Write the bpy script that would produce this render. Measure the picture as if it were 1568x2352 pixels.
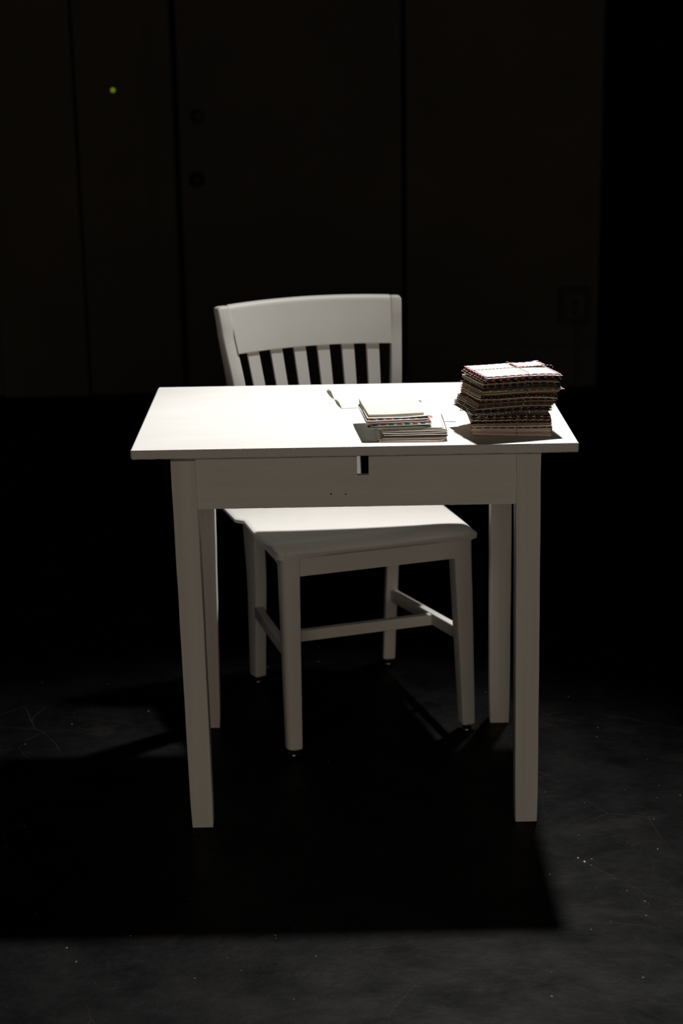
import bpy, bmesh, math, random
from mathutils import Vector, Matrix, noise
random.seed(7)
S = bpy.context.scene
for o in list(bpy.data.objects): bpy.data.objects.remove(o)
COL = S.collection
R = math.radians

# ---------------------------------------------------------------- camera
cam = bpy.data.cameras.new('camera'); co = bpy.data.objects.new('camera', cam); COL.objects.link(co)
PITCH, ROLL, YAW = 0.2759678904, -0.0157624557, 0.0062655728
f = Vector((math.sin(YAW)*math.cos(PITCH), math.cos(YAW)*math.cos(PITCH), -math.sin(PITCH)))
r0 = Vector((math.cos(YAW), -math.sin(YAW), 0)); u0 = r0.cross(f)
cr, sr = math.cos(ROLL), math.sin(ROLL)
rt = r0*cr + u0*sr; up = -r0*sr + u0*cr
M = Matrix.Identity(4)
for i in range(3): M[i][0] = rt[i]; M[i][1] = up[i]; M[i][2] = -f[i]
M.translation = Vector((-0.0459463, -3.1121883, 1.5173152))
co.matrix_world = M
cam.sensor_fit = 'HORIZONTAL'; cam.sensor_width = 36; cam.lens = 36*3994.209/1568
cam.clip_start = 0.05; cam.clip_end = 60
cam.dof.use_dof = True; cam.dof.focus_distance = 3.28; cam.dof.aperture_fstop = 5.6
S.camera = co

# ---------------------------------------------------------------- world, lights, exposure
w = bpy.data.worlds.new('world'); S.world = w; w.use_nodes = True
w.node_tree.nodes['Background'].inputs[0].default_value = (1, .85, .7, 1)
w.node_tree.nodes['Background'].inputs[1].default_value = 0.0012
S.view_settings.view_transform = 'Standard'; S.view_settings.look = 'None'
S.view_settings.exposure = 0; S.view_settings.gamma = 1; S.view_settings.use_curve_mapping = False

def light(name, kind, loc, target, energy, color, **k):
    l = bpy.data.lights.new(name, kind); l.energy = energy; l.color = color
    for a, b in k.items(): setattr(l, a, b)
    o = bpy.data.objects.new(name, l); COL.objects.link(o); o.location = loc
    o.rotation_euler = (Vector(target)-Vector(loc)).to_track_quat('-Z', 'Y').to_euler()
    return o
LPOS = (0.597, 1.222, 2.89)
# the gallery's ceiling spotlight, behind and above the table
light('ceiling_spotlight', 'SPOT', LPOS, (-0.04, 0.01, 0.7), 455, (1, .972, .93),
      spot_size=R(49.5), spot_blend=1.0, shadow_soft_size=0.06)
# dim unseen fill lamp, added behind the camera to lift the front faces
light('camera_side_fill', 'AREA', (0.2, -6.0, 1.9), (0, 0.4, 0.55), 40, (1, .84, .68), shape='RECTANGLE', size=3.2, size_y=1.8)

# ---------------------------------------------------------------- materials
def mat(name, color, rough=.6, spec=.3, var=None, scale=20, detail=4, stretch=(1,1,1), bump=0, bscale=60, metal=0, bstretch=None):
    m = bpy.data.materials.new(name); m.use_nodes = True; nt = m.node_tree; N = nt.nodes; L = nt.links
    b = N['Principled BSDF']; b.inputs['Roughness'].default_value = rough; b.inputs['Metallic'].default_value = metal
    b.inputs['Specular IOR Level'].default_value = spec
    tc = N.new('ShaderNodeTexCoord')
    mp = N.new('ShaderNodeMapping'); mp.inputs['Scale'].default_value = stretch; L.new(tc.outputs['Object'], mp.inputs[0])
    nz = N.new('ShaderNodeTexNoise'); nz.inputs['Scale'].default_value = scale; nz.inputs['Detail'].default_value = detail; L.new(mp.outputs[0], nz.inputs[0])
    cr_ = N.new('ShaderNodeValToRGB'); L.new(nz.outputs[0], cr_.inputs[0])
    cr_.color_ramp.elements[0].position = .3; cr_.color_ramp.elements[1].position = .7
    c2 = var or tuple(c*.9 for c in color)
    cr_.color_ramp.elements[0].color = (*c2, 1); cr_.color_ramp.elements[1].color = (*color, 1)
    L.new(cr_.outputs[0], b.inputs['Base Color'])
    if bump:
        mp2 = N.new('ShaderNodeMapping'); mp2.inputs['Scale'].default_value = bstretch or stretch; L.new(tc.outputs['Object'], mp2.inputs[0])
        n2 = N.new('ShaderNodeTexNoise'); n2.inputs['Scale'].default_value = bscale; n2.inputs['Detail'].default_value = 5; L.new(mp2.outputs[0], n2.inputs[0])
        bp = N.new('ShaderNodeBump'); bp.inputs['Strength'].default_value = bump; bp.inputs['Distance'].default_value = .002
        L.new(n2.outputs[0], bp.inputs['Height']); L.new(bp.outputs[0], b.inputs['Normal'])
    return m
M_TABLE_H = mat('white_table_paint', (.80,.785,.75), .55, .3, (.75,.73,.69), 9, 5, (.6,1,6), .25, 90, bstretch=(.3,1,3))
M_TABLE_V = mat('white_leg_paint', (.80,.785,.75), .6, .25, (.72,.70,.66), 30, 5, (2,2,.05), .5, 110, bstretch=(1,1,.02))
M_TOP = mat('white_tabletop_paint', (.74,.735,.72), .55, .3, (.70,.695,.675), 7, 6, (1,2,1), .12, 60)
M_CHAIR = mat('white_chair_paint', (.74,.725,.695), .45, .35, (.71,.69,.66), 12, 5, (1,1,1), .08, 40)
M_HOLE = mat('hole_shade_black', (.01,.009,.008), .9, .05)
M_WALL = mat('dark_brown_wall_paint', (.078,.068,.058), .8, .1, (.066,.058,.049), 3, 6, (1,1,1), .15, 50)
M_DOOR = mat('dark_door_paint', (.072,.063,.055), .75, .1, (.062,.054,.047), 3, 6)
M_BLACKWALL = mat('black_wall_paint', (.006,.006,.006), .9, .05)
M_BRASS = mat('dull_brass', (.035,.016,.008), .5, .3, metal=.6)
M_BLACKMETAL = mat('black_metal', (.006,.006,.006), .5, .2)
M_CHROME = mat('glide_metal', (.55,.52,.48), .3, .5, metal=1)
M_RUBBER = mat('black_rubber', (.01,.01,.01), .8, .1)
M_PLATE = mat('dark_plate', (.03,.026,.022), .6, .2)

def floor_mat():
    m = bpy.data.materials.new('black_painted_concrete'); m.use_nodes = True; nt = m.node_tree; N = nt.nodes; L = nt.links
    b = N['Principled BSDF']; tc = N.new('ShaderNodeTexCoord')
    def noise_(scale, detail=6, st=(1,1,1), rough=.6, dist=0):
        mp = N.new('ShaderNodeMapping'); mp.inputs['Scale'].default_value = st; L.new(tc.outputs['Object'], mp.inputs[0])
        n = N.new('ShaderNodeTexNoise'); n.inputs['Scale'].default_value = scale; n.inputs['Detail'].default_value = detail
        n.inputs['Roughness'].default_value = rough; n.inputs['Distortion'].default_value = dist; L.new(mp.outputs[0], n.inputs[0]); return n.outputs[0]
    def ramp(v, p0, p1, c0, c1):
        r = N.new('ShaderNodeValToRGB'); L.new(v, r.inputs[0]); e = r.color_ramp.elements
        e[0].position = p0; e[1].position = p1; e[0].color = (*c0,1); e[1].color = (*c1,1); return r.outputs[0]
    def mix(a, b_, fac, mode='MIX'):
        x = N.new('ShaderNodeMix'); x.data_type = 'RGBA'; x.blend_type = mode
        for s, v in ((x.inputs[6], a), (x.inputs[7], b_)):
            if isinstance(v, tuple): s.default_value = (*v,1)
            else: L.new(v, s)
        if isinstance(fac, float): x.inputs[0].default_value = fac
        else: L.new(fac, x.inputs[0])
        return x.outputs[2]
    base = ramp(noise_(5, 8, (1,1,1), .65), .35, .7, (.0016,.0015,.0019), (.0095,.0092,.0094))
    fine = ramp(noise_(60, 6, (1,1,1), .7), .3, .75, (.7,.7,.7), (1.35,1.35,1.35))
    c = mix(base, fine, 1.0, 'MULTIPLY')
    # dusty scuffs
    sc = ramp(noise_(3.0, 9, (1,2.2,1), .75, .6), .56, .72, (0,0,0), (1,1,1))
    c = mix(c, (.045,.042,.039), sc) if False else mix(c, mix(c, (.022,.021,.020), .6), sc)
    # fine scratches: thin cell borders, kept only in patches
    for scs, mk, off in ((2.9, 2.1, 0), (4.7, 3.0, 5)):
        mp = N.new('ShaderNodeMapping'); mp.inputs['Location'].default_value = (off, off*1.3, 0); L.new(tc.outputs['Object'], mp.inputs[0])
        nd = N.new('ShaderNodeTexNoise'); nd.inputs['Scale'].default_value = 6; L.new(mp.outputs[0], nd.inputs[0])
        av = N.new('ShaderNodeVectorMath'); av.operation = 'MULTIPLY_ADD'; L.new(nd.outputs['Color'], av.inputs[0]); av.inputs[1].default_value = (.035,)*3; L.new(mp.outputs[0], av.inputs[2])
        v = N.new('ShaderNodeTexVoronoi'); v.feature = 'DISTANCE_TO_EDGE'; v.inputs['Scale'].default_value = scs; L.new(av.outputs[0], v.inputs[0])
        lt = N.new('ShaderNodeMath'); lt.operation = 'LESS_THAN'; lt.inputs[1].default_value = .0005*scs; L.new(v.outputs['Distance'], lt.inputs[0])
        mm = ramp(noise_(mk, 3, (1,1,1.0), .5, .2), .52, .62, (0,0,0), (1,1,1))
        mu = N.new('ShaderNodeMath'); mu.operation = 'MULTIPLY'; L.new(lt.outputs[0], mu.inputs[0]); L.new(mm, mu.inputs[1])
        c = mix(c, (.030,.028,.026), mu.outputs[0])
    # specks
    for sc_, th, jit, col in ((26, .045, 1, (.22,.2,.18)), (75, .04, 1, (.10,.095,.09)), (9, .013, 1, (.5,.46,.42))):
        v = N.new('ShaderNodeTexVoronoi'); v.inputs['Scale'].default_value = sc_; L.new(tc.outputs['Object'], v.inputs[0])
        lt = N.new('ShaderNodeMath'); lt.operation = 'LESS_THAN'; lt.inputs[1].default_value = th; L.new(v.outputs['Distance'], lt.inputs[0])
        sep = N.new('ShaderNodeSeparateColor'); L.new(v.outputs['Color'], sep.inputs[0])
        g = N.new('ShaderNodeMath'); g.operation = 'GREATER_THAN'; g.inputs[1].default_value = .55; L.new(sep.outputs[0], g.inputs[0])
        mu = N.new('ShaderNodeMath'); mu.operation = 'MULTIPLY'; L.new(lt.outputs[0], mu.inputs[0]); L.new(g.outputs[0], mu.inputs[1])
        c = mix(c, col, mu.outputs[0])
    L.new(c, b.inputs['Base Color'])
    rr = ramp(noise_(8, 8, (1,1,1), .7), .3, .7, (.34,)*3, (.60,)*3); L.new(rr, b.inputs['Roughness'])
    L.new(ramp(noise_(6.5, 9, (1,1.6,1), .72, .3), .32, .70, (.030,)*3, (.105,)*3), b.inputs['Specular IOR Level'])
    bp = N.new('ShaderNodeBump'); bp.inputs['Strength'].default_value = .35; bp.inputs['Distance'].default_value = .003
    L.new(noise_(45, 8, (1,1,1), .7), bp.inputs['Height']); L.new(bp.outputs[0], b.inputs['Normal'])
    return m
M_FLOOR = floor_mat()

def paper_mat(name, base, red=None, blue=None, border=.0062, hw=.077, hd=.062, translucent=0, period=.03, front_only=False):
    m = bpy.data.materials.new(name); m.use_nodes = True; nt = m.node_tree; N = nt.nodes; L = nt.links
    b = N['Principled BSDF']; b.inputs['Roughness'].default_value = .75; b.inputs['Specular IOR Level'].default_value = .15
    tc = N.new('ShaderNodeTexCoord'); oi = N.new('ShaderNodeObjectInfo')
    nz = N.new('ShaderNodeTexNoise'); nz.inputs['Scale'].default_value = 35; nz.inputs['Detail'].default_value = 4
    L.new(tc.outputs['Object'], nz.inputs[0])
    rp = N.new('ShaderNodeValToRGB'); L.new(nz.outputs[0], rp.inputs[0])
    rp.color_ramp.elements[0].color = (*[c*.86 for c in base],1); rp.color_ramp.elements[1].color = (*base,1)
    hs = N.new('ShaderNodeHueSaturation'); L.new(rp.outputs[0], hs.inputs['Color'])
    mv = N.new('ShaderNodeMapRange'); mv.inputs[3].default_value = (.92 if min(base) > .6 else .72); mv.inputs[4].default_value = 1.08; L.new(oi.outputs['Random'], mv.inputs[0]); L.new(mv.outputs[0], hs.inputs['Value'])
    out = hs.outputs[0]
    if red:
        def math_(op, a, b_=None, c=None):
            n = N.new('ShaderNodeMath'); n.operation = op
            for i, v in enumerate((a, b_, c)):
                if v is None: continue
                if isinstance(v, (int, float)): n.inputs[i].default_value = v
                else: L.new(v, n.inputs[i])
            return n.outputs[0]
        sp = N.new('ShaderNodeSeparateXYZ'); L.new(tc.outputs['Object'], sp.inputs[0])
        ax = math_('ABSOLUTE', sp.outputs[0]); ay = math_('ABSOLUTE', sp.outputs[1])
        edge = math_('MAXIMUM', math_('GREATER_THAN', ax, hw-border if not front_only else 9), math_('GREATER_THAN', ay, hd-border))
        s = math_('ADD', math_('ADD', sp.outputs[0], sp.outputs[1]), math_('MULTIPLY', oi.outputs['Random'], .03))
        t = math_('FRACT', math_('DIVIDE', math_('ADD', s, 10*period), period))
        isr = math_('MULTIPLY', edge, math_('LESS_THAN', t, .44 if front_only else .34))  # front_only widens the dark stripes to paint in the front's shade
        isb = math_('MULTIPLY', edge, math_('MULTIPLY', math_('GREATER_THAN', t, .5), math_('LESS_THAN', t, .94 if front_only else .84)))
        for fac, colr in ((isr, red), (isb, blue)):
            x = N.new('ShaderNodeMix'); x.data_type = 'RGBA'; L.new(fac, x.inputs[0]); L.new(out, x.inputs[6]); x.inputs[7].default_value = (*colr,1); out = x.outputs[2]
    L.new(out, b.inputs['Base Color'])
    if translucent:
        tr = N.new('ShaderNodeBsdfTranslucent'); tr.inputs[0].default_value = (.95,.80,.55,1)
        mx = N.new('ShaderNodeMixShader'); mx.inputs[0].default_value = translucent
        L.new(b.outputs[0], mx.inputs[1]); L.new(tr.outputs[0], mx.inputs[2]); L.new(mx.outputs[0], N['Material Output'].inputs[0])
    return m
RED, BLUE = (.50,.035,.015), (.035,.04,.16)
P_AIR  = paper_mat('airmail_paper', (.80,.76,.68), RED, BLUE)
P_AIRS = paper_mat('small_airmail_paper', (.80,.76,.68), RED, BLUE, hw=.030, hd=.022, border=.005)
P_AIR2 = paper_mat('aged_airmail_paper', (.60,.51,.41), (.13,.02,.015), (.010,.011,.024))
P_AIR3 = paper_mat('front_shaded_airmail_paper', (.46,.38,.29), (.035,.011,.008), (.006,.007,.012), border=.007, front_only=True)  # airmail print, with the stack front's shade painted into its front stripes
P_CREAM = paper_mat('cream_paper', (.86,.78,.62))
P_WHITE = paper_mat('white_paper', (.90,.885,.85))
P_KRAFT = paper_mat('kraft_paper', (.36,.24,.14))
P_PINK = paper_mat('pinkish_paper', (.68,.50,.44))
P_GREY = paper_mat('grey_paper', (.22,.20,.19))
P_GREEN = paper_mat('green_paper', (.10,.20,.09))
P_NAVY = paper_mat('navy_paper', (.02,.03,.06))
P_THIN = paper_mat('thin_letter_paper', (.93,.91,.87), translucent=.22)
P_ORANGE = mat('pale_orange_print', (.90,.62,.42), .8, .1)

# ---------------------------------------------------------------- helpers
def link(name, bm, m, parent=None, smooth=None, loc=None, rot=None):
    me = bpy.data.meshes.new(name); bmesh.ops.recalc_face_normals(bm, faces=bm.faces); bm.to_mesh(me); bm.free()
    if m: me.materials.append(m)
    o = bpy.data.objects.new(name, me); COL.objects.link(o)
    if parent: o.parent = parent
    if loc: o.location = loc
    if rot: o.rotation_euler = rot
    if smooth is not None:
        for p in me.polygons: p.use_smooth = True
        if smooth < 180:
            me.set_sharp_from_angle(angle=R(smooth))
    return o
def tag(o, label=None, cat=None, group=None, kind=None):
    if label: o['label'] = label
    if cat: o['category'] = cat
    if group: o['group'] = group
    if kind: o['kind'] = kind
    return o
def empty(name, loc, rz=0):
    o = bpy.data.objects.new(name, None); COL.objects.link(o); o.location = loc; o.rotation_euler = (0,0,rz); o.empty_display_size = .05; return o
def bevel(bm, w, seg=2, edges=None):
    bmesh.ops.bevel(bm, geom=edges or list(bm.edges), offset=w, segments=seg, profile=.6, affect='EDGES', clamp_overlap=True)
def box(x0, x1, y0, y1, z0, z1, bev=0, seg=2, bm=None):
    bm2 = bmesh.new(); bmesh.ops.create_cube(bm2, size=1)
    for v in bm2.verts:
        v.co = Vector((x0+(v.co.x+.5)*(x1-x0), y0+(v.co.y+.5)*(y1-y0), z0+(v.co.z+.5)*(z1-z0)))
    if bev: bevel(bm2, bev, seg)
    if bm is None: return bm2
    me = bpy.data.meshes.new('t'); bm2.to_mesh(me); bm.from_mesh(me); bpy.data.meshes.remove(me); bm2.free(); return bm
def loft(rings, cap=True):
    """rings: list of lists of Vector with equal count"""
    bm = bmesh.new(); V = [[bm.verts.new(p) for p in r] for r in rings]
    n = len(V[0])
    for a, b in zip(V, V[1:]):
        for i in range(n):
            bm.faces.new((a[i], a[(i+1)%n], b[(i+1)%n], b[i]))
    if cap: bm.faces.new(list(reversed(V[0]))); bm.faces.new(V[-1])
    return bm
def rrect(cx, cy, z, hx, hy, r=.004, rot=0, seg=3, radii=None):
    """rounded rectangle ring in plan"""
    pts = []; radii = radii or (r,)*4
    for k, (sx, sy, a0) in enumerate(((1,1,0),(-1,1,90),(-1,-1,180),(1,-1,270))):
        rr = min(radii[k], hx*.98, hy*.98)
        for i in range(seg+1):
            a = R(a0 + 90*i/seg); pts.append((sx*(hx-rr)+rr*math.cos(a), sy*(hy-rr)+rr*math.sin(a)))
    c, s = math.cos(rot), math.sin(rot)
    return [Vector((cx+c*x-s*y, cy+s*x+c*y, z)) for x, y in pts]
def tube(path, rad, m, name, parent=None, sides=8, close=False):
    bm = bmesh.new(); uvl = bm.loops.layers.uv.new('UVMap'); P = [Vector(p) for p in path]
    rings = []; acc = [0]; 
    for a, b in zip(P, P[1:]): acc.append(acc[-1]+(b-a).length)
    up_ = Vector((0,0,1)); prev = None
    for i, p in enumerate(P):
        t = (P[min(i+1,len(P)-1)]-P[max(i-1,0)]).normalized()
        if prev is None:
            n = t.cross(up_); n = n.normalized() if n.length > .1 else t.cross(Vector((1,0,0))).normalized()
        else: n = (prev - t*prev.dot(t)).normalized()
        prev = n; b_ = t.cross(n)
        rings.append([bm.verts.new(p + n*rad*math.cos(2*math.pi*k/sides) + b_*rad*math.sin(2*math.pi*k/sides)) for k in range(sides)])
    for i in range(len(rings)-1):
        for k in range(sides):
            fc = bm.faces.new((rings[i][k], rings[i][(k+1)%sides], rings[i+1][(k+1)%sides], rings[i+1][k]))
            for l, (u, v) in zip(fc.loops, ((k/sides, acc[i]), ((k+1)/sides, acc[i]), ((k+1)/sides, acc[i+1]), (k/sides, acc[i+1]))): l[uvl].uv = (u, v)
    bm.faces.new(list(reversed(rings[0]))); bm.faces.new(rings[-1])
    return link(name, bm, m, parent, 60)
def smooth_path(P, n=6):
    P = [Vector(p) for p in P]; out = []
    for i in range(len(P)-1):
        p0 = P[max(i-1,0)]; p1 = P[i]; p2 = P[i+1]; p3 = P[min(i+2,len(P)-1)]
        for k in range(n):
            t = k/n; out.append(.5*((2*p1)+(p2-p0)*t+(2*p0-5*p1+4*p2-p3)*t*t+(3*p1-p0-3*p2+p3)*t**3))
    out.append(P[-1]); return out
def lathe(prof, axis='Z', seg=24):
    bm = bmesh.new(); V = []
    for r, h in prof:
        V.append([bm.verts.new((r*math.cos(2*math.pi*k/seg), r*math.sin(2*math.pi*k/seg), h) if axis == 'Z' else (r*math.cos(2*math.pi*k/seg), h, r*math.sin(2*math.pi*k/seg))) for k in range(seg)])
    for a, b in zip(V, V[1:]):
        for k in range(seg): bm.faces.new((a[k], a[(k+1)%seg], b[(k+1)%seg], b[k]))
    bm.faces.new(V[0]); bm.faces.new(V[-1]); return bm
def interp(keys, z):
    keys = sorted(keys)
    if z <= keys[0][0]: return keys[0][1:]
    for a, b in zip(keys, keys[1:]):
        if z <= b[0]:
            t = (z-a[0])/(b[0]-a[0]); return tuple(p+(q-p)*t for p, q in zip(a[1:], b[1:]))
    return keys[-1][1:]

# ---------------------------------------------------------------- room
WY = 4.15; CEIL = 3.7
tag(link('floor', box(-4.2, 4.2, -7.5, 6.6, -.1, 0), M_FLOOR), kind='structure')
tag(link('ceiling', box(-4.3, 4.3, -7.5, 6.7, CEIL, CEIL+.1), M_BLACKWALL), kind='structure')
bm = bmesh.new()
box(-4.2, -.662, WY, WY+.16, 0, CEIL, bm=bm); box(.288, 1.09, WY, WY+.16, 0, CEIL, bm=bm); box(-.662, .288, WY, WY+.16, 2.06, CEIL, bm=bm)
tag(link('wall_back', bm, M_WALL), kind='structure')
tag(link('wall_left', box(-4.3, -4.2, -7.5, 6.6, 0, CEIL), M_BLACKWALL), kind='structure')
tag(link('wall_right', box(4.2, 4.3, -7.5, 6.6, 0, CEIL), M_BLACKWALL), kind='structure')
tag(link('wall_recess', box(-4.2, 4.2, 6.6, 6.7, 0, CEIL), M_BLACKWALL), kind='structure')
# pilaster standing proud of the wall at the left, casing of the door, baseboard
tag(link('trim_1', box(-1.405, -1.05, WY-.10, WY, .012, CEIL, .006), M_WALL), kind='structure')
bm = bmesh.new(); box(-.770, -.668, WY-.012, WY, .03, 2.15, .004, bm=bm); box(-.750, -.740, WY-.018, WY-.010, .03, 2.15, .003, bm=bm); box(-.770,.288,WY-.012,WY,2.062,2.15,.004,bm=bm)
tag(link('trim_2', bm, M_WALL), kind='structure')
tag(link('baseboard_back', box(.300, 1.088, WY-.014, WY, .0, .178, .004), M_WALL), kind='structure')
d = tag(link('door_1', box(-.640, .270, WY+.012, WY+.055, .02, 2.05, .003), M_DOOR), kind='structure')
# deadbolt: square-ish rose with a thumb cylinder; below it the round knob
def fitting(name, x, z, m1, prof, rose):
    a = link(name, rose, m1, d, 40, loc=(x, WY+.012, z)); return a
pl = link('deadbolt', lathe([(.0,-.0),(.028,-.0),(.028,-.006),(.022,-.010),(.0,-.010)], 'Y', 28), M_BRASS, d, 40, loc=(-.564, WY+.012, 1.145))
link('thumb_turn', box(-.005,.005,-.030,-.008,-.018,.018,.002), M_BLACKMETAL, pl)
kn = link('knob_rose', lathe([(0,0),(.033,0),(.033,-.006),(.028,-.010),(0,-.010)], 'Y', 32), M_BRASS, d, 40, loc=(-.573, WY+.012, .893))
link('knob', lathe([(0,-.008),(.011,-.008),(.011,-.028),(.022,-.034),(.0275,-.044),(.0275,-.054),(.022,-.062),(.010,-.066),(0,-.067)], 'Y', 32), M_BLACKMETAL, kn, 40)
# light switch with glowing green locator
sw = empty('wall_switch', (-.899, WY, 1.245)); tag(sw, 'dark wall switch plate with a tiny glowing green dot, left of the door', 'switch')
link('switch_plate', box(-.037,.037,-.006,0,-.058,.058,.003), M_WALL, sw)
link('rocker', box(-.016,.016,-.009,-.004,-.032,.032,.002), M_WALL, sw)
mg = bpy.data.materials.new('green_indicator'); mg.use_nodes = True
bs = mg.node_tree.nodes['Principled BSDF']; bs.inputs['Base Color'].default_value = (.1,.2,.01,1)
bs.inputs['Emission Color'].default_value = (.40,.62,.03,1); bs.inputs['Emission Strength'].default_value = .42
link('indicator', lathe([(0,-.008),(.0075,-.008),(.0075,-.0105),(.005,-.012),(0,-.012)], 'Y', 20), mg, sw, 40, loc=(0,0,.011))
# junction box with conduit at the right
jb = empty('junction_box', (.992, WY, 0)); tag(jb, 'dark square electrical box with conduit low on the wall at the right', 'electrical box')
bm = bmesh.new()
box(-.068,.060,-.045,0,.275,.425,.006, bm=bm); jbx = link('box', bm, M_PLATE, jb)
bm = bmesh.new(); box(-.044,.036,-.050,-.040,.300,.400,.004, bm=bm); link('cover_plate', bm, M_WALL, jb)
for zz in (.330,.368): link('socket', box(-.016,.008,-.053,-.048,zz-.012,zz+.012,.003), M_BLACKMETAL, jb)
link('conduit', loft([rrect(.018, -.018, z, .012, .012, .0119, seg=4) for z in (0.0,.14,.28)]), M_WALL, jb, 50)

# ---------------------------------------------------------------- table
T = empty('wooden_table', (0,0,0)); tag(T, 'white painted wooden table with square legs and chipped edges, a small slot in its apron', 'table')
H = .76; TH = .0178; W2 = .413; D = .5755
def tabletop():
    bm = bmesh.new(); nx = 330; prof = []
    b = .0022
    prof = [(0+b*.4,H),(0,H-b),(0,H-TH+b),(b,H-TH),(D-b,H-TH),(D,H-TH+b),(D,H-b),(D-b,H)]
    # add interior top points for smooth outline only
    V = []
    for i in range(nx+1):
        t = i/nx; x = -W2 + 2*W2*t
        e = 0
        if i in (0, nx): e = .0022
        ring = []
        for k, (y, z) in enumerate(prof):
            n1 = noise.noise(Vector((x*55, k*3.1, 0)))*.0006 + (noise.noise(Vector((x*230, k, 5)))*.0006 if k in (0,1,2,3) else 0)
            chip = max(0, noise.noise(Vector((x*38+4, 1.7, k*.2)))-.30)*.0035 if k in (0,1) else 0
            yy = y + n1 + (chip if k == 0 else chip*.6); zz = z + (n1*.7 if k in (1,2,3) else 0) - (chip*.8 if k == 1 else chip*.15)
            if e: yy += e if k < 4 else -e; zz += e*.6 if z < H-TH/2 else -e*.6
            ring.append(bm.verts.new((x + noise.noise(Vector((k*5.3, 0, i*.01)))*.0002 + (0 if i not in (0,nx) else noise.noise(Vector((k,9,i)))*.0008), yy, zz)))
        V.append(ring)
    n = len(prof)
    for a, c in zip(V, V[1:]):
        for k in range(n): bm.faces.new((a[k], a[(k+1)%n], c[(k+1)%n], c[k]))
    bm.faces.new(V[0]); bm.faces.new(V[-1])
    return bm
tt = link('tabletop', tabletop(), M_TOP, T)
# front apron with the notch and two screw holes, cut as real openings
def apron_front():
    x0, x1, z0, z1 = -.294, .298, .6465, .7415
    sx0, sx1, sz = .0035, .0250, .7065
    bm = bmesh.new()
    out = [(x0,z0)] + [(x0+(x1-x0)*i/60, z0+noise.noise(Vector((i*.8,3,0)))*.0006) for i in range(1,60)] + [(x1,z0),(x1,z1),(sx1,z1),(sx1,sz),(sx0,sz),(sx0,z1),(x0,z1)]
    loops = [out]
    for hx, hz in ((-.0455,.6712),(-.0180,.6707)):
        loops.append([(hx+.0019*math.cos(2*math.pi*k/12), hz+.0019*math.sin(2*math.pi*k/12)) for k in range(12)])
    E = []
    for lp in loops:
        vs = [bm.verts.new((x,0.0,z)) for x, z in lp]
        for i in range(len(vs)): E.append(bm.edges.new((vs[i], vs[(i+1)%len(vs)])))
    g = bmesh.ops.triangle_fill(bm, edges=E, use_beauty=True, use_dissolve=False)
    ex = bmesh.ops.extrude_face_region(bm, geom=list(bm.faces))
    for v in [v for v in ex['geom'] if isinstance(v, bmesh.types.BMVert)]: v.co.y += .012
    return bm
ap = link('apron', apron_front(), M_TABLE_H, T, loc=(0,-.0018,0))
link('hole_shade_plate', box(-.052,-.012,.0095,.014,.664,.678), M_HOLE, T)  # added black plate, stands in for the shade inside the screw holes
link('apron', box(-.294,.298,.520,.538,.6465,.7418,.001), M_TABLE_H, T)
link('apron', box(-.336,-.318,.040,.495,.6465,.7418,.001), M_TABLE_H, T)
link('apron', box(.322,.340,.040,.495,.6465,.7418,.001), M_TABLE_H, T)
def table_leg(x0t, x1t, x0b, x1b, y0, y1, y0b, y1b, ztop=.7405):
    rings = []; n = 14
    for i in range(n+1):
        t = i/n; z = 0.0005 + (ztop-.0005)*t; tt_ = min(1, t)
        a0 = x0b+(x0t-x0b)*tt_; a1 = x1b+(x1t-x1b)*tt_; b0 = y0b+(y0-y0b)*tt_; b1 = y1b+(y1-y1b)*tt_
        j = lambda s: noise.noise(Vector((x0t*9, s, z*18)))*.0005
        hx = (a1-a0)/2 + j(1); hy = (b1-b0)/2
        if i == 0: hx -= .0012; hy -= .0012
        rings.append(rrect((a0+a1)/2 + j(2), (b0+b1)/2, z, hx, hy, .0022, seg=2))
    bm = loft(rings)
    return bm
LF = link('leg', table_leg(-.3405,-.2935,-.3290,-.2855,-.0050,.0400,-.0050,.0380,.7395), M_TABLE_V, T, 30)
RF = link('leg', table_leg(.2970,.3432,.3035,.3480,-.0050,.0400,-.0050,.0380,.7418), M_TABLE_V, T, 30)
LB = link('leg', table_leg(-.3405,-.2945,-.3440,-.3010,.4930,.5380,.4930,.5360,.7418), M_TABLE_V, T, 30)
RB = link('leg', table_leg(.2975,.3435,.3005,.3442,.4930,.5380,.4930,.5360,.7418), M_TABLE_V, T, 30)

# ---------------------------------------------------------------- chair (local frame: x right, y back)
CH = empty('wooden_chair', (.0600,.4025,0), R(17.9)); tag(CH, 'white painted wooden slat-back chair pushed in behind the table, turned slightly sideways', 'chair')
def leg_loft(keys, radii=(.006,)*4, twist=0):
    keys = sorted(keys); zs = [keys[0][0]+ (keys[-1][0]-keys[0][0])*i/20 for i in range(21)]
    rings = []
    for z in zs:
        cx, cy, hx, hy = interp(keys, z)
        rings.append(rrect(cx, cy, z, hx, hy, rot=twist, radii=radii, seg=4))
    # chamfered foot
    z = zs[0]; cx, cy, hx, hy = interp(keys, z)
    rings.insert(0, rrect(cx, cy, z-.004, hx-.004, hy-.004, rot=twist, radii=radii, seg=4))
    return loft(rings)
fl = link('leg', leg_loft([(.018,-.2045,.001,.0165,.0165),(.448,-.2060,.004,.0205,.0205)], (.004,.010,.013,.004)), M_CHAIR, CH, 40)
fr = link('leg', leg_loft([(.018,.1960,.001,.0150,.0165),(.448,.1785,.004,.0205,.0205)], (.006,.004,.004,.006)), M_CHAIR, CH, 40)
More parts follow.
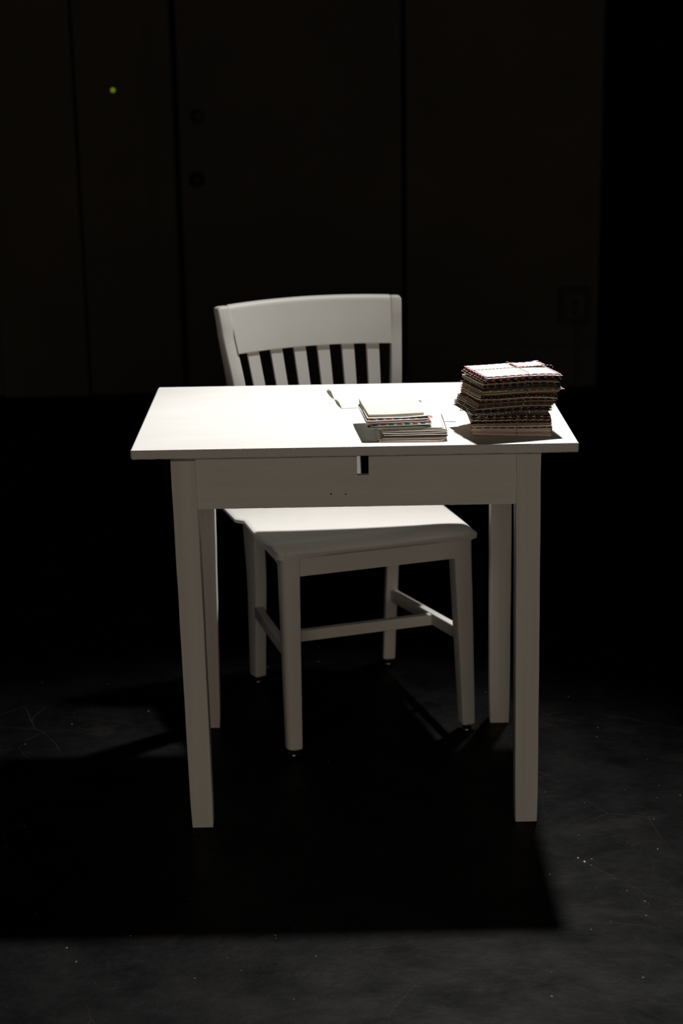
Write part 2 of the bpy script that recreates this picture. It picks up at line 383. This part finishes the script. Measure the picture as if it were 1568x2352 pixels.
def post(side):
    if side < 0: K = [(.018,-.158,.444,.0145,.0160),(.25,-.1535,.444,.0150,.0230),(.42,-.160,.442,.0150,.0290),(.50,-.168,.441,.0145,.0270),(.71,-.1805,.468,.0160,.0190),(.860,-.1955,.520,.0155,.0135),(.884,-.1970,.5300,.0155,.0130)]
    else: K = [(.018,.1735,.446,.0145,.0160),(.25,.1840,.445,.0145,.0230),(.42,.1880,.442,.0150,.0290),(.50,.190,.441,.0145,.0270),(.71,.2040,.464,.0130,.0190),(.860,.2240,.515,.0130,.0135),(.884,.2265,.5250,.0130,.0130)]
    tw = R(-13) if side > 0 else R(13)
    zs = [.018+(.884-.018)*i/44 for i in range(45)]
    rings = []
    # smooth interpolation
    def sm(z):
        a = [0]*4; wsum = 0
        for dz in (-.04,-.02,0,.02,.04):
            v = interp(K, z+dz) if K[0][0] < z+dz < K[-1][0] else interp(K, z)
            a = [p+q for p, q in zip(a, v)]; wsum += 1
        return [p/wsum for p in a]
    for z in zs:
        cx, cy, hx, hy = sm(z); rings.append(rrect(cx, cy, z, hx, hy, .004, rot=tw, seg=3))
    cx, cy, hx, hy = sm(zs[0]); rings.insert(0, rrect(cx, cy, zs[0]-.004, hx-.004, hy-.004, .004, rot=tw, seg=3))
    cx, cy, hx, hy = sm(zs[-1])
    out = -side*-1
    rings.append(rrect(cx-side*.0012, cy+.0008, .8885, hx-.0015, hy-.0015, .004, rot=tw, seg=3))
    rings.append(rrect(cx-side*.003, cy+.0014, .8905, hx-.0042, hy-.0045, .004, rot=tw, seg=3))
    return loft(rings)
link('back_post', post(-1), M_CHAIR, CH, 40); link('back_post', post(1), M_CHAIR, CH, 40)
for gx, gy in ((-.2045,.001),(.196,.001),(-.158,.444),(.1735,.446)):
    g = link('glide', lathe([(0,0),(.0105,0),(.0125,.0015),(.0115,.0035),(.006,.0050),(0,.0052)], 'Z', 24), M_CHROME, CH, 40, loc=(gx,gy,0.0003))
    link('glide_stem', lathe([(0,.004),(.008,.004),(.008,.016),(0,.016)], 'Z', 16), M_RUBBER, g, 40)
# seat: saddle-shaped board with rounded waterfall front and ears beside the posts
def seat():
    nu, nw = 46, 44; w0, w1 = -.029, .462; zb = .4475
    bm = bmesh.new()
    def half(s, w):
        # half widths at depth w; front corners rounded
        base = (.2405 - .012*max(0,min(1,(w-.02)/.25))) if s < 0 else (.2130 + .010*max(0,min(1,(w-.02)/.2)))
        if w < w0+.022:
            q = 1-(w-w0)/.022; base -= (.016 if s < 0 else .022)*(1-math.sqrt(max(0,1-q*q)))
        if w > .262: base += .016*min(1,(w-.262)/.006)
        if w > .43: base -= .02*((w-.43)/.032)**2
        return base
    def ztop(u, w, U):
        x = u/U
        base = .4575+.0085*(x+1)/2 - .0035*(1-x*x)*math.exp(-((w-.22)/.12)**2)
        crest = .4720-.0040*(1-x*x)+.0010*x - .009*max(0,(x-.62)/.38)**1.6
        wc = .006
        if w >= wc: z = base + (crest-base)*math.exp(-((w-wc)/.042)**2)
        else:
            q = (wc-w)/(wc-w0); z = crest - .0110*(1-math.sqrt(max(0,1-q*q)))
        return z
    top = []; bot = []
    for j in range(nw+1):
        t = j/nw
        w = w0 + (w1-w0)*(t**2.0)
        if abs(w-.262) < .006: w = .262
        rt_, rb_ = [], []
        for i in range(nu+1):
            s = i/nu; x = math.sin((s-.5)*math.pi)      # denser at the edges
            U = half(-1 if x < 0 else 1, w); u = x*U
            y = w + (-.006*(1-x*x) if j == 0 else 0)
            z = ztop(u, w, U)
            e = 1-abs(x); z -= (.0075 if x > 0 else .003)*max(0, 1-e/(.09 if x > 0 else .04))**2
            rt_.append(bm.verts.new((u, y, z)))
            zz = zb + (.004 if j == 0 else 0) + (.002 if i in (0,nu) else 0)
            rb_.append(bm.verts.new((u*(.992 if i in (0,nu) else 1), y+(.001 if j==0 else 0), zz)))
        top.append(rt_); bot.append(rb_)
    for j in range(nw):
        for i in range(nu):
            bm.faces.new((top[j][i], top[j][i+1], top[j+1][i+1], top[j+1][i]))
            bm.faces.new((bot[j][i], bot[j+1][i], bot[j+1][i+1], bot[j][i+1]))
    for j in range(nw):
        bm.faces.new((top[j][0], top[j+1][0], bot[j+1][0], bot[j][0])); bm.faces.new((top[j][nu], bot[j][nu], bot[j+1][nu], top[j+1][nu]))
    for i in range(nu):
        bm.faces.new((top[0][i], bot[0][i], bot[0][i+1], top[0][i+1])); bm.faces.new((top[nw][i], top[nw][i+1], bot[nw][i+1], bot[nw][i]))
    return bm
st = link('seat', seat(), M_CHAIR, CH, 50)
link('seat_rail', box(-.190,.162,-.0125,.008,.4030,.4472,.0015), M_CHAIR, CH)
link('seat_rail', box(-.155,.180,.425,.445,.4030,.4472,.0015), M_CHAIR, CH)
def bar(p, q, hx, hz, name, bev=.003):
    p, q = Vector(p), Vector(q); dd = (q-p); n = Vector((-dd.y, dd.x, 0)).normalized(); up_ = dd.cross(n).normalized()
    if up_.z < 0: up_ = -up_
    bm = bmesh.new(); vs = []
    for c in (p, q):
        for a, b in ((-1,-1),(1,-1),(1,1),(-1,1)): vs.append(bm.verts.new(c+n*hx*a+up_*hz*b))
    bm.faces.new((vs[3],vs[2],vs[1],vs[0])); bm.faces.new(vs[4:8])
    for k in range(4): bm.faces.new((vs[k], vs[(k+1)%4], vs[4+(k+1)%4], vs[4+k]))
    bmesh.ops.recalc_face_normals(bm, faces=bm.faces)
    bevel(bm, bev, 2)
    return link(name, bm, M_CHAIR, CH)
bar((-.203,.018,.425),(-.160,.425,.425),.010,.022,'seat_rail',.0015); bar((.176,.018,.425),(.184,.425,.425),.010,.022,'seat_rail',.0015)
bar((-.204,.012,.222),(-.157,.430,.180),.0085,.0140,'side_stretcher'); bar((.186,.012,.222),(.181,.430,.180),.0085,.0140,'side_stretcher')
bar((-.186,.172,.2045),(.180,.172,.2045),.0085,.0125,'cross_stretcher',.002)
# top rail, curved in plan with a crest, between the posts
def back_pos(s, z):
    """s -1..1 across the back: returns x, y(front face), z in chair frame"""
    zz = (z-.71)/.174
    if z < .66: zz = (-.05 + (z-.66)*.42)/.174          # the posts straighten towards the seat
    xl = -.163 + (-.1805+.163)*zz; xr = .190+(.2105-.190)*zz
    cx, hx = (xl+xr)/2, (xr-xl)/2
    yl = (.468-.019)+(.530-.013-.449)*zz; yr = (.464-.019)+(.525-.013-.445)*zz
    y = yl+(yr-yl)*(s+1)/2 + .018*(1-s*s)
    return cx+hx*s, y
def top_rail():
    n = 36; rings = []
    for i in range(n+1):
        s = -1+2*i/n; crest = .0052*(1-s*s); low = .004*(1-s*s)
        zt, zb = .8925+crest, .7855+low
        th = .021; rr = []
        prof = [(0,zb+.002),(.002,zb),(th-.002,zb),(th,zb+.002),(th,zt-.009),(th-.004,zt-.002),(th-.008,zt),(.0095,zt),(.0058,zt-.0012),(.0025,zt-.0045),(.0008,zt-.0085),(.0,zt-.0125)]
        for dy, z in prof:
            x, y = back_pos(s, min(z, .905)); rr.append(Vector((x, y+dy, z)))
        rings.append(rr)
    return loft(rings)
link('top_rail', top_rail(), M_CHAIR, CH, 35)
for k in range(6):
    # slat edges measured across the back, slightly narrower at the foot
    a = (-.803,-.49,-.18,.13,.448,.768)[k]-.077; b = a+.154
    rings = []
    for i in range(17):
        z = .458+(.800-.458)*i/16; rr = []
        for s_, dy in ((a,.0045),(b,.0045),(b,.0135),(a,.0135)):
            x, y = back_pos(s_, z); rr.append(Vector((x, y+dy-.0002, z)))
        rings.append(rr)
    link('slat', loft(rings), M_CHAIR, CH)

# ---------------------------------------------------------------- envelopes
def envelope_mesh(name, hw, hd, th, seed, bend=(0,0), curl=.001, ears=0):
    rnd = random.Random(seed); nx, ny = 9, 7; bm = bmesh.new(); lay = []
    cor = [[rnd.uniform(-1,1) for _ in range(2)] for _ in range(4)]
    for lv in (0,1):
        g = []
        for j in range(ny+1):
            row = []
            for i in range(nx+1):
                x = -1+2*i/nx; y = -1+2*j/ny
                z = bend[0]*x*abs(x)*(x > 0) + bend[1]*x*x
                z += curl*noise.noise(Vector((x*1.4+seed*3.7, y*1.4, seed)))
                k = (x > 0)+2*(y > 0); cd = max(0, abs(x)+abs(y)-1.45)/.55
                z += cor[k][0]*ears*cd**1.5
                xx = x*hw*(1+.004*noise.noise(Vector((y*3,seed,1)))); yy = y*hd*(1+.006*noise.noise(Vector((x*3,seed,7))))
                if cd > .9: xx *= .992; yy *= .992
                # thickness: filled in the middle, closed thin edge
                row.append(bm.verts.new((xx, yy, z+lv*th)))
            g.append(row)
        lay.append(g)
    A, B = lay
    for j in range(ny):
        for i in range(nx):
            bm.faces.new((A[j][i],A[j+1][i],A[j+1][i+1],A[j][i+1])); bm.faces.new((B[j][i],B[j][i+1],B[j+1][i+1],B[j+1][i]))
    for j in range(ny):
        bm.faces.new((A[j][0],B[j][0],B[j+1][0],A[j+1][0])); bm.faces.new((A[j][nx],A[j+1][nx],B[j+1][nx],B[j][nx]))
    for i in range(nx):
        bm.faces.new((A[0][i],A[0][i+1],B[0][i+1],B[0][i])); bm.faces.new((A[ny][i],B[ny][i],B[ny][i+1],A[ny][i+1]))
    me = bpy.data.meshes.new(name); bmesh.ops.recalc_face_normals(bm, faces=bm.faces); bm.to_mesh(me); bm.free()
    return me
_cache = {}
def envelope(kind, m, FL, ang, z, label, group, jitter=(0,0,0), scale=(1,1)):
    key = (kind, m.name)
    if key not in _cache:
        hw, hd, th, bend, curl, ears, seed = kind
        me = envelope_mesh('envelope', hw, hd, th, seed, bend, curl, ears); me.materials.append(m)
        o = bpy.data.objects.new('envelope', me); _cache[key] = o
    else: o = _cache[key].copy()
    COL.objects.link(o)
    hw, hd = kind[0]*scale[0], kind[1]*scale[1]
    a = R(ang+jitter[2]); c, s = math.cos(a), math.sin(a)
    fx, fy = FL[0]+jitter[0], FL[1]+jitter[1]
    o.location = (fx+c*hw-s*hd, fy+s*hw+c*hd, z); o.rotation_euler = (0,0,a); o.scale = (scale[0], scale[1], 1)
    return tag(o, label, 'envelope', group)
rnd = random.Random(11)
ORD = 'bottom second third fourth fifth sixth seventh eighth ninth tenth eleventh twelfth thirteenth fourteenth fifteenth sixteenth seventeenth eighteenth nineteenth twentieth'.split()
TENS = {2:'twenty',3:'thirty',4:'forty',5:'fifty',6:'sixty'}
def nth(i):
    i += 1
    if i == 1: return 'lowest'
    if i <= 20: return ORD[i-1]
    t, u = divmod(i, 10)
    return (TENS[t]+'-'+['','first']+ORD[1:9])[0] if False else (TENS[t].replace('y','ieth') if u == 0 else TENS[t]+'-'+(['','first']+ORD[1:9])[u])
LOOK = {'airmail_paper':'striped airmail','aged_airmail_paper':'aged striped airmail','front_shaded_airmail_paper':'front-shaded brown','cream_paper':'cream','white_paper':'white','kraft_paper':'brown kraft',
        'pinkish_paper':'pinkish','grey_paper':'grey','green_paper':'green','navy_paper':'dark navy','thin_letter_paper':'thin cream'}
# --- lower tied bundle: z .7605 .. .801
KL = [(.760,.2212,.0750,-8.4),(.768,.2206,.0720,-6.5),(.780,.2200,.0660,-2),(.790,.2195,.0630,2),(.800,.2200,.0620,4)]
z = .7604; i = 0
mats_low = [P_PINK,P_CREAM,P_PINK,P_PINK,P_CREAM,P_PINK,P_CREAM,P_PINK,P_CREAM,P_AIR2,P_PINK,P_CREAM,P_AIR2,P_PINK,P_KRAFT,P_AIR3,P_AIR3,P_CREAM,P_AIR2,P_AIR3,P_KRAFT,P_AIR2,P_AIR3]
while z < .7985:
    x, y, a = interp(KL, z); th = (.0011, .0014)[i%2]
    kind = (.0745,.058,th,(0,0),.0003,.0014, i//8)
    m = mats_low[min(i,len(mats_low)-1)]
    envelope(kind, m, (x,y), a, z, '%s envelope, %s from the bottom in the lower tied bundle' % (LOOK[m.name], nth(i)) if i else '%s envelope lowest in the lower tied bundle, lying on the table' % LOOK[m.name],
             'envelopes of the lower tied bundle', (rnd.uniform(-.002,.002), rnd.uniform(-.002,.002), rnd.uniform(-1.2,1.2)))
    z += th+.00045; i += 1
zl_top = z
# --- upper tied bundle: .801 .. .873
KU = [(.800,.2215,.0580,14.5),(.806,.2260,.0590,15),(.815,.2330,.0600,15),(.835,.2400,.0620,15.5),(.855,.2425,.0630,15.5),(.873,.2440,.0610,15.2)]
z = zl_top+.0022; i = 0
pool_u = [P_AIR3,P_AIR2,P_AIR3,P_CREAM,P_AIR2,P_AIR3,P_GREY,P_AIR2,P_KRAFT,P_AIR3]
TOPZ = .8715
while z < TOPZ:
    x, y, a = interp(KU, z); th = (.0009,.0012,.0010)[i%3]
    big = (i%7 == 3)
    kind = (.0775,.0565,th,(-.0042,0),.0003,(.0024,.0016,.0022,.0014,.002,.0016)[(i//7)%6], 20+(i//7)%6)
    jit = (rnd.uniform(-.003,.0025), rnd.uniform(-.0022,.002), rnd.uniform(-1.3,2.2))
    zz = z
    m = pool_u[rnd.randrange(len(pool_u))]
    if .835 < z < .845: m = (P_KRAFT, P_CREAM, P_KRAFT)[i%3]
    lab = '%s envelope, %s from the bottom in the taller upper bundle' % (LOOK[m.name], nth(i)) if i else '%s envelope lowest in the taller upper bundle, on the lower bundle' % LOOK[m.name]; grp = 'envelopes of the upper tied bundle'
    if abs(z-.8465) < .0008:
        m = P_AIR; jit = (.003,-.0050,-6.0); lab = 'white airmail envelope, lit red-striped edge jutting out halfway up the tall bundle'; grp = None
    if z > TOPZ-.0050: m = P_AIR; lab = 'white striped airmail envelope, %s from the bottom in the taller upper bundle' % nth(i); jit = (jit[0]*.6, jit[1]*.6-.001, jit[2]*.5)
    if z > TOPZ-.0016:
        break
    o = envelope(kind, m, (x,y), a, zz, lab, grp, jit)
    if grp is None and 'group' in o: del o['group']
    z += th+.0005; i += 1
    if i%7 == 0: z += .0012
# topmost envelopes
e1 = envelope((.0775,.0575,.0010,(-.0040,0),.0004,.0010,41), P_AIR, (.2450,.0570), 14.6, z+.0002, 'white airmail envelope second from the top of the tall tied stack, its front edge showing', None)
z += .0016
e2 = envelope((.0770,.0580,.0010,(-.0036,0),.0003,.0012,42), P_AIR, (.2440,.0625), 15.6, z+.0002, 'topmost airmail envelope of the tall tied stack, red and blue striped with pale orange ornaments', None)
e3 = envelope((.030,.022,.0010,(0,.0016),.0008,.0022,43), P_AIRS, (.3130,.1480), 17, z+.0013, 'small curled striped envelope at the back right corner of the tall stack top', None)
ZT = z+.0014
def scroll(cx, cy):
    pts = []
    for k in range(9):     # leaf stroke
        t = k/8; pts.append((cx-.0075+.009*t, cy+.006+.0022*math.sin(t*5), 0))
    for k in range(15):    # ring
        a = R(120-330*k/14); pts.append((cx+.0045+.0042*math.cos(a), cy-.002+.0055*math.sin(a), 0))
    return pts
for k in range(5):
    cx = -.058+.0275*k; cy = -.020
    pth = [(x, y, .00112 - .0036*(x/.077)*abs(x/.077)*(x > 0)) for x, y, _ in scroll(cx, cy)]
    bm = bmesh.new(); vs = []
    for a_, (p, q) in enumerate(zip(pth, pth[1:]+[pth[-1]])):
        dx, dy = (q[0]-p[0], q[1]-p[1]) if a_ < len(pth)-1 else (dx, dy); L_ = math.hypot(dx, dy) or 1
        nx_, ny_ = -dy/L_*.00055, dx/L_*.00055
        vs.append((bm.verts.new((p[0]+nx_, p[1]+ny_, p[2]+.0003)), bm.verts.new((p[0]-nx_, p[1]-ny_, p[2]+.0003))))
    for a_, b_ in zip(vs, vs[1:]): bm.faces.new((a_[0], a_[1], b_[1], b_[0]))
    link('printed_ornament', bm, P_ORANGE, e2)

# --- low leaning stack in the middle of the table front
def small(i, m, hw, FL, ang, z, th, label, group=None, hd=.075, curl=.0004, ears=.001, bend=(0,0)):
    return envelope((hw,hd,th,bend,curl,ears,60+i%7), m, FL, ang, z, label, group)
z = .7604
GL = 'pale envelope in the lower half of the low loose stack left of the tall one'
GU = 'pale envelope in the upper, left-shifted half of the low loose stack'
lows = [(P_PINK,.0600,(.0440,.0290),-1.5,.0012),(P_CREAM,.0605,(.0455,.0300),-1.0,.0011),(P_WHITE,.0600,(.0420,.0345),-.5,.0012),(P_PINK,.0600,(.0490,.0325),-.6,.0012),
        (P_CREAM,.0600,(.0520,.0330),0,.0010),(P_GREY,.0600,(.0535,.0350),0,.0012),(P_NAVY,.0600,(.0540,.0360),.3,.0014),(P_WHITE,.0605,(.0545,.0350),.5,.0010),
        (P_PINK,.0600,(.0535,.0380),.5,.0012),(P_WHITE,.0610,(.0520,.0370),1.0,.0010),(P_GREY,.0600,(.0535,.0415),.3,.0013),(P_CREAM,.0600,(.0510,.0400),.6,.0012),
        (P_WHITE,.0605,(.0500,.0420),1.0,.0010),(P_PINK,.0600,(.0480,.0440),1.4,.0012),(P_WHITE,.0600,(.0450,.0450),.6,.0011)]
for k, (m, hw, FL, a, th) in enumerate(lows):
    lab, grp = '%s envelope, %s from the bottom of the low loose stack' % (LOOK[m.name], nth(k)), 'envelopes in the low stack'
    if k == 0: lab = 'pinkish envelope lowest in the low loose stack, lying on the table'
    if m is P_NAVY: lab, grp = 'dark navy envelope low in the small loose stack, seen as a dark line', None
    small(k, m, hw, FL, a, z, th, lab, grp); z += th+.0004
ups = [(P_WHITE,.0590,(.0243,.0436),1.8,.0008,None),(P_GREEN,.0590,(.0245,.0430),2.0,.0014,'green envelope, lowest of the left-shifted upper half of the low stack'),
       (P_WHITE,.0580,(.0300,.0455),2.4,.0011,None),(P_AIR,.0600,(.0250,.0470),3.2,.0012,'red and blue striped airmail envelope halfway down the left-shifted low stack'),
       (P_WHITE,.0590,(.0235,.0490),3.6,.0010,None),(P_WHITE,.0595,(.0225,.0480),4.6,.0012,None),(P_CREAM,.0590,(.0230,.0520),5.0,.0010,None),
       (P_WHITE,.0600,(.0240,.0500),5.6,.0012,None),(P_AIR,.0615,(.0260,.0540),5.8,.0010,'striped airmail envelope just under the top of the low stack, its right border showing'),
       (P_WHITE,.0580,(.0250,.0560),5.0,.0010,None),(P_CREAM,.0540,(.0265,.0620),5.6,.0010,None),
       (P_THIN,.0525,(.0275,.0640),6.0,.0030,'thick cream envelope on top of the low loose stack')]
for k, (m, hw, FL, a, th, lb) in enumerate(ups):
    small(k+3, m, hw, FL, a, z, th, lb or '%s envelope, %s from the bottom of the low loose stack' % (LOOK[m.name], nth(k+len(lows))), 'envelopes in the low stack', curl=.0006, ears=.0015, bend=(0,.0012 if k > 8 else 0)); z += th+.0006

# --- loose letters lying on the table
def sheet(name, corners, z0, th, hump, m, label, nx=24, ny=30):
    """corners: left-near, right-near, right-far, left-far ; hump(s,t) height"""
    bm = bmesh.new(); g = [[],[]]
    A, B, C_, D_ = [Vector((*c,0)) for c in corners]
    for lv in (0,1):
        for j in range(ny+1):
            t = j/ny; row = []
            for i in range(nx+1):
                s = i/nx; p = (A*(1-s)+B*s)*(1-t)+(D_*(1-s)+C_*s)*t
                row.append(bm.verts.new((p.x, p.y, z0+hump(s,t)+lv*th)))
            g[lv].append(row)
    a, b = g
    for j in range(ny):
        for i in range(nx):
            bm.faces.new((a[j][i],a[j+1][i],a[j+1][i+1],a[j][i+1])); bm.faces.new((b[j][i],b[j][i+1],b[j+1][i+1],b[j+1][i]))
        bm.faces.new((a[j][0],b[j][0],b[j+1][0],a[j+1][0])); bm.faces.new((a[j][nx],a[j+1][nx],b[j+1][nx],b[j][nx]))
    for i in range(nx):
        bm.faces.new((a[0][i],a[0][i+1],b[0][i+1],b[0][i])); bm.faces.new((a[ny][i],b[ny][i],b[ny][i+1],a[ny][i+1]))
    return tag(link(name, bm, m, None, 40), label, 'letter')
def hump2(s, t):
    h = .0105*abs(math.sin(math.pi*min(1,max(0,(t-.0)/.48))))*(.6) if t < .48 else .0100*math.sin(math.pi*(t-.48)/.52)
    return h*math.exp(-(s/.28)**2)
sheet('letter', ((-.0205,.326),(.085,.345),(.060,.520),(-.051,.510)), .7606, .0002, hump2, P_THIN, 'thin letter sheet with a wavy lifted left edge on the bright tabletop')
sheet('letter', ((-.0800,.381),(-.025,.381),(-.026,.481),(-.081,.481)), .7602, .0003, lambda s,t: 0, P_WHITE, 'small white card lying under the curled sheet, left of it', 4, 4)
sheet('letter', ((.1500,.1980),(.2000,.1900),(.2100,.2700),(.1670,.2760)), .7603, .0005, lambda s,t: .0006*s, P_WHITE, 'white envelope lying between the low stack and the tall stack', 6, 6)

# ---------------------------------------------------------------- twine
def twine_mat():
    m = bpy.data.materials.new('black_and_white_twine'); m.use_nodes = True; N = m.node_tree.nodes; L = m.node_tree.links
    b = N['Principled BSDF']; b.inputs['Roughness'].default_value = .9; b.inputs['Specular IOR Level'].default_value = .1
    uv = N.new('ShaderNodeUVMap'); sp = N.new('ShaderNodeSeparateXYZ'); L.new(uv.outputs[0], sp.inputs[0])
    d1 = N.new('ShaderNodeMath'); d1.operation = 'MULTIPLY_ADD'; d1.inputs[1].default_value = 1/.0075; L.new(sp.outputs[1], d1.inputs[0]); 
    h = N.new('ShaderNodeMath'); h.operation = 'MULTIPLY'; h.inputs[1].default_value = 1.0; L.new(sp.outputs[0], h.inputs[0]); L.new(h.outputs[0], d1.inputs[2])
    fr_ = N.new('ShaderNodeMath'); fr_.operation = 'FRACT'; L.new(d1.outputs[0], fr_.inputs[0])
    g = N.new('ShaderNodeMath'); g.operation = 'GREATER_THAN'; g.inputs[1].default_value = .5; L.new(fr_.outputs[0], g.inputs[0])
    x = N.new('ShaderNodeMix'); x.data_type = 'RGBA'; L.new(g.outputs[0], x.inputs[0]); x.inputs[6].default_value = (.012,.014,.008,1); x.inputs[7].default_value = (.75,.72,.66,1)
    L.new(x.outputs[2], b.inputs['Base Color']); return m
M_TWINE = twine_mat()
def edge_pt(K, z, side, t, off, L2=(.155,.114)):
    x, y, a = interp(K, z); a = R(a); ex = Vector((math.cos(a), math.sin(a), 0)); ey = Vector((-math.sin(a), math.cos(a), 0))
    P0 = Vector((x, y, z)); lx, ly = L2
    if side == 'front': return P0+ex*lx*t-ey*off
    if side == 'back': return P0+ex*lx*t+ey*(ly+off)
    if side == 'left': return P0+ey*ly*t-ex*off
    return P0+ey*ly*t+ex*(lx+off)
zt = ZT+.0012
def loop(K, ztop_, zbot, t_front, t_back, pair, name, label, L2=(.155,.114), off=.0062, n=7, droop=.0):
    a, b = pair; P = []
    zs = [zbot+(ztop_-zbot)*i/n for i in range(n+1)]
    P += [edge_pt(K, zz, a, t_front, off if zz < ztop_-.004 else .002, L2) for zz in zs]
    A = P[-1]; B = edge_pt(K, ztop_, b, t_back, .001, L2)
    P += [A.lerp(B, k/6)+Vector((0,0,.0008)) for k in range(1,6)]
    P += [edge_pt(K, zz, b, t_back, off if zz < ztop_-.004 else .001, L2) for zz in reversed(zs)]
    P.append(P[0]+Vector((0,0,-.0002)))
    return P
TW = empty('baker_twine', (.30,.12,.80)); tag(TW, 'black and white twine tied crosswise around the taller upper bundle of letters', 'twine')
def rel(P, o): return [Vector(p)-Vector(o.location) for p in P]
tube(rel(smooth_path(loop(KU, zt+.0016, zl_top+.0012, .555, .56, ('front','back'), '', ''), 5), TW), .00062, M_TWINE, 'cross_loop', TW)
tube(rel(smooth_path(loop(KU, zt+.0010, zl_top+.0012, .50, .50, ('left','right'), '', ''), 5), TW), .00062, M_TWINE, 'lengthwise_loop', TW)
# loose strand slipping from the left side round the front foot of the bundle
q = [edge_pt(KU,.812,'left',.45,.005), edge_pt(KU,.806,'left',.2,.006), edge_pt(KU,.803,'front',.02,.006), edge_pt(KU,.8015,'front',.12,.008), edge_pt(KU,.8025,'front',.3,.0075), edge_pt(KU,.8035,'front',.50,.006), edge_pt(KU,.803,'front',.62,.006)]
tube(rel(smooth_path(q, 6), TW), .00062, M_TWINE, 'loose_strand', TW)
kb = link('knot', lathe([(0,-.0022),(.0016,-.0016),(.0023,0),(.0016,.0016),(0,.0022)], 'Z', 10), P_WHITE, TW, 60)
kb.location = edge_pt(KU, .8025, 'front', .70, .0065)-Vector(TW.location)
TW2 = empty('baker_twine', (.29,.12,.78)); tag(TW2, 'black and white twine tied around the shorter lower bundle at the foot of the stack', 'twine')
tube(rel(smooth_path(loop(KL, zl_top+.0004, .7612, .57, .57, ('front','back'), '', '', (.149,.116), .0036, 5), 5), TW2), .00062, M_TWINE, 'cross_loop', TW2)

# ---------------------------------------------------------------- small debris on the floor
rnd = random.Random(5)
bm = bmesh.new()
spots = [(.405,-.16),(.415,-.175),(.43,-.165),(.425,-.19),(.56,-.13),(.475,-.29),(.50,-.33),(.505,-.34),(.30,.46)]
for k in range(130):
    if k < len(spots): x, y = spots[k]; r_ = rnd.uniform(.0010,.0020)
    else: x, y = rnd.uniform(-.9,.95), rnd.uniform(-.75,1.4); r_ = rnd.uniform(.0004,.0011)
    a = rnd.uniform(0,6.28); l = r_*rnd.uniform(1,2.6)
    vs = [bm.verts.new((x+math.cos(a+b)*l*(1 if i%2 == 0 else .5), y+math.sin(a+b)*l*(1 if i%2 == 0 else .5), .0002)) for i, b in enumerate((0,1.4,3.1,4.6))]
    tp = bm.verts.new((x, y, .0010))
    for i in range(4): bm.faces.new((vs[i], vs[(i+1)%4], tp))
    bm.faces.new(list(reversed(vs)))
M_DUST = mat('pale_dust', (.40,.37,.33), .9, .1)
tag(link('floor_debris', bm, M_DUST), 'tiny pale flecks of dust and paint scattered on the black floor', 'debris', kind='stuff')
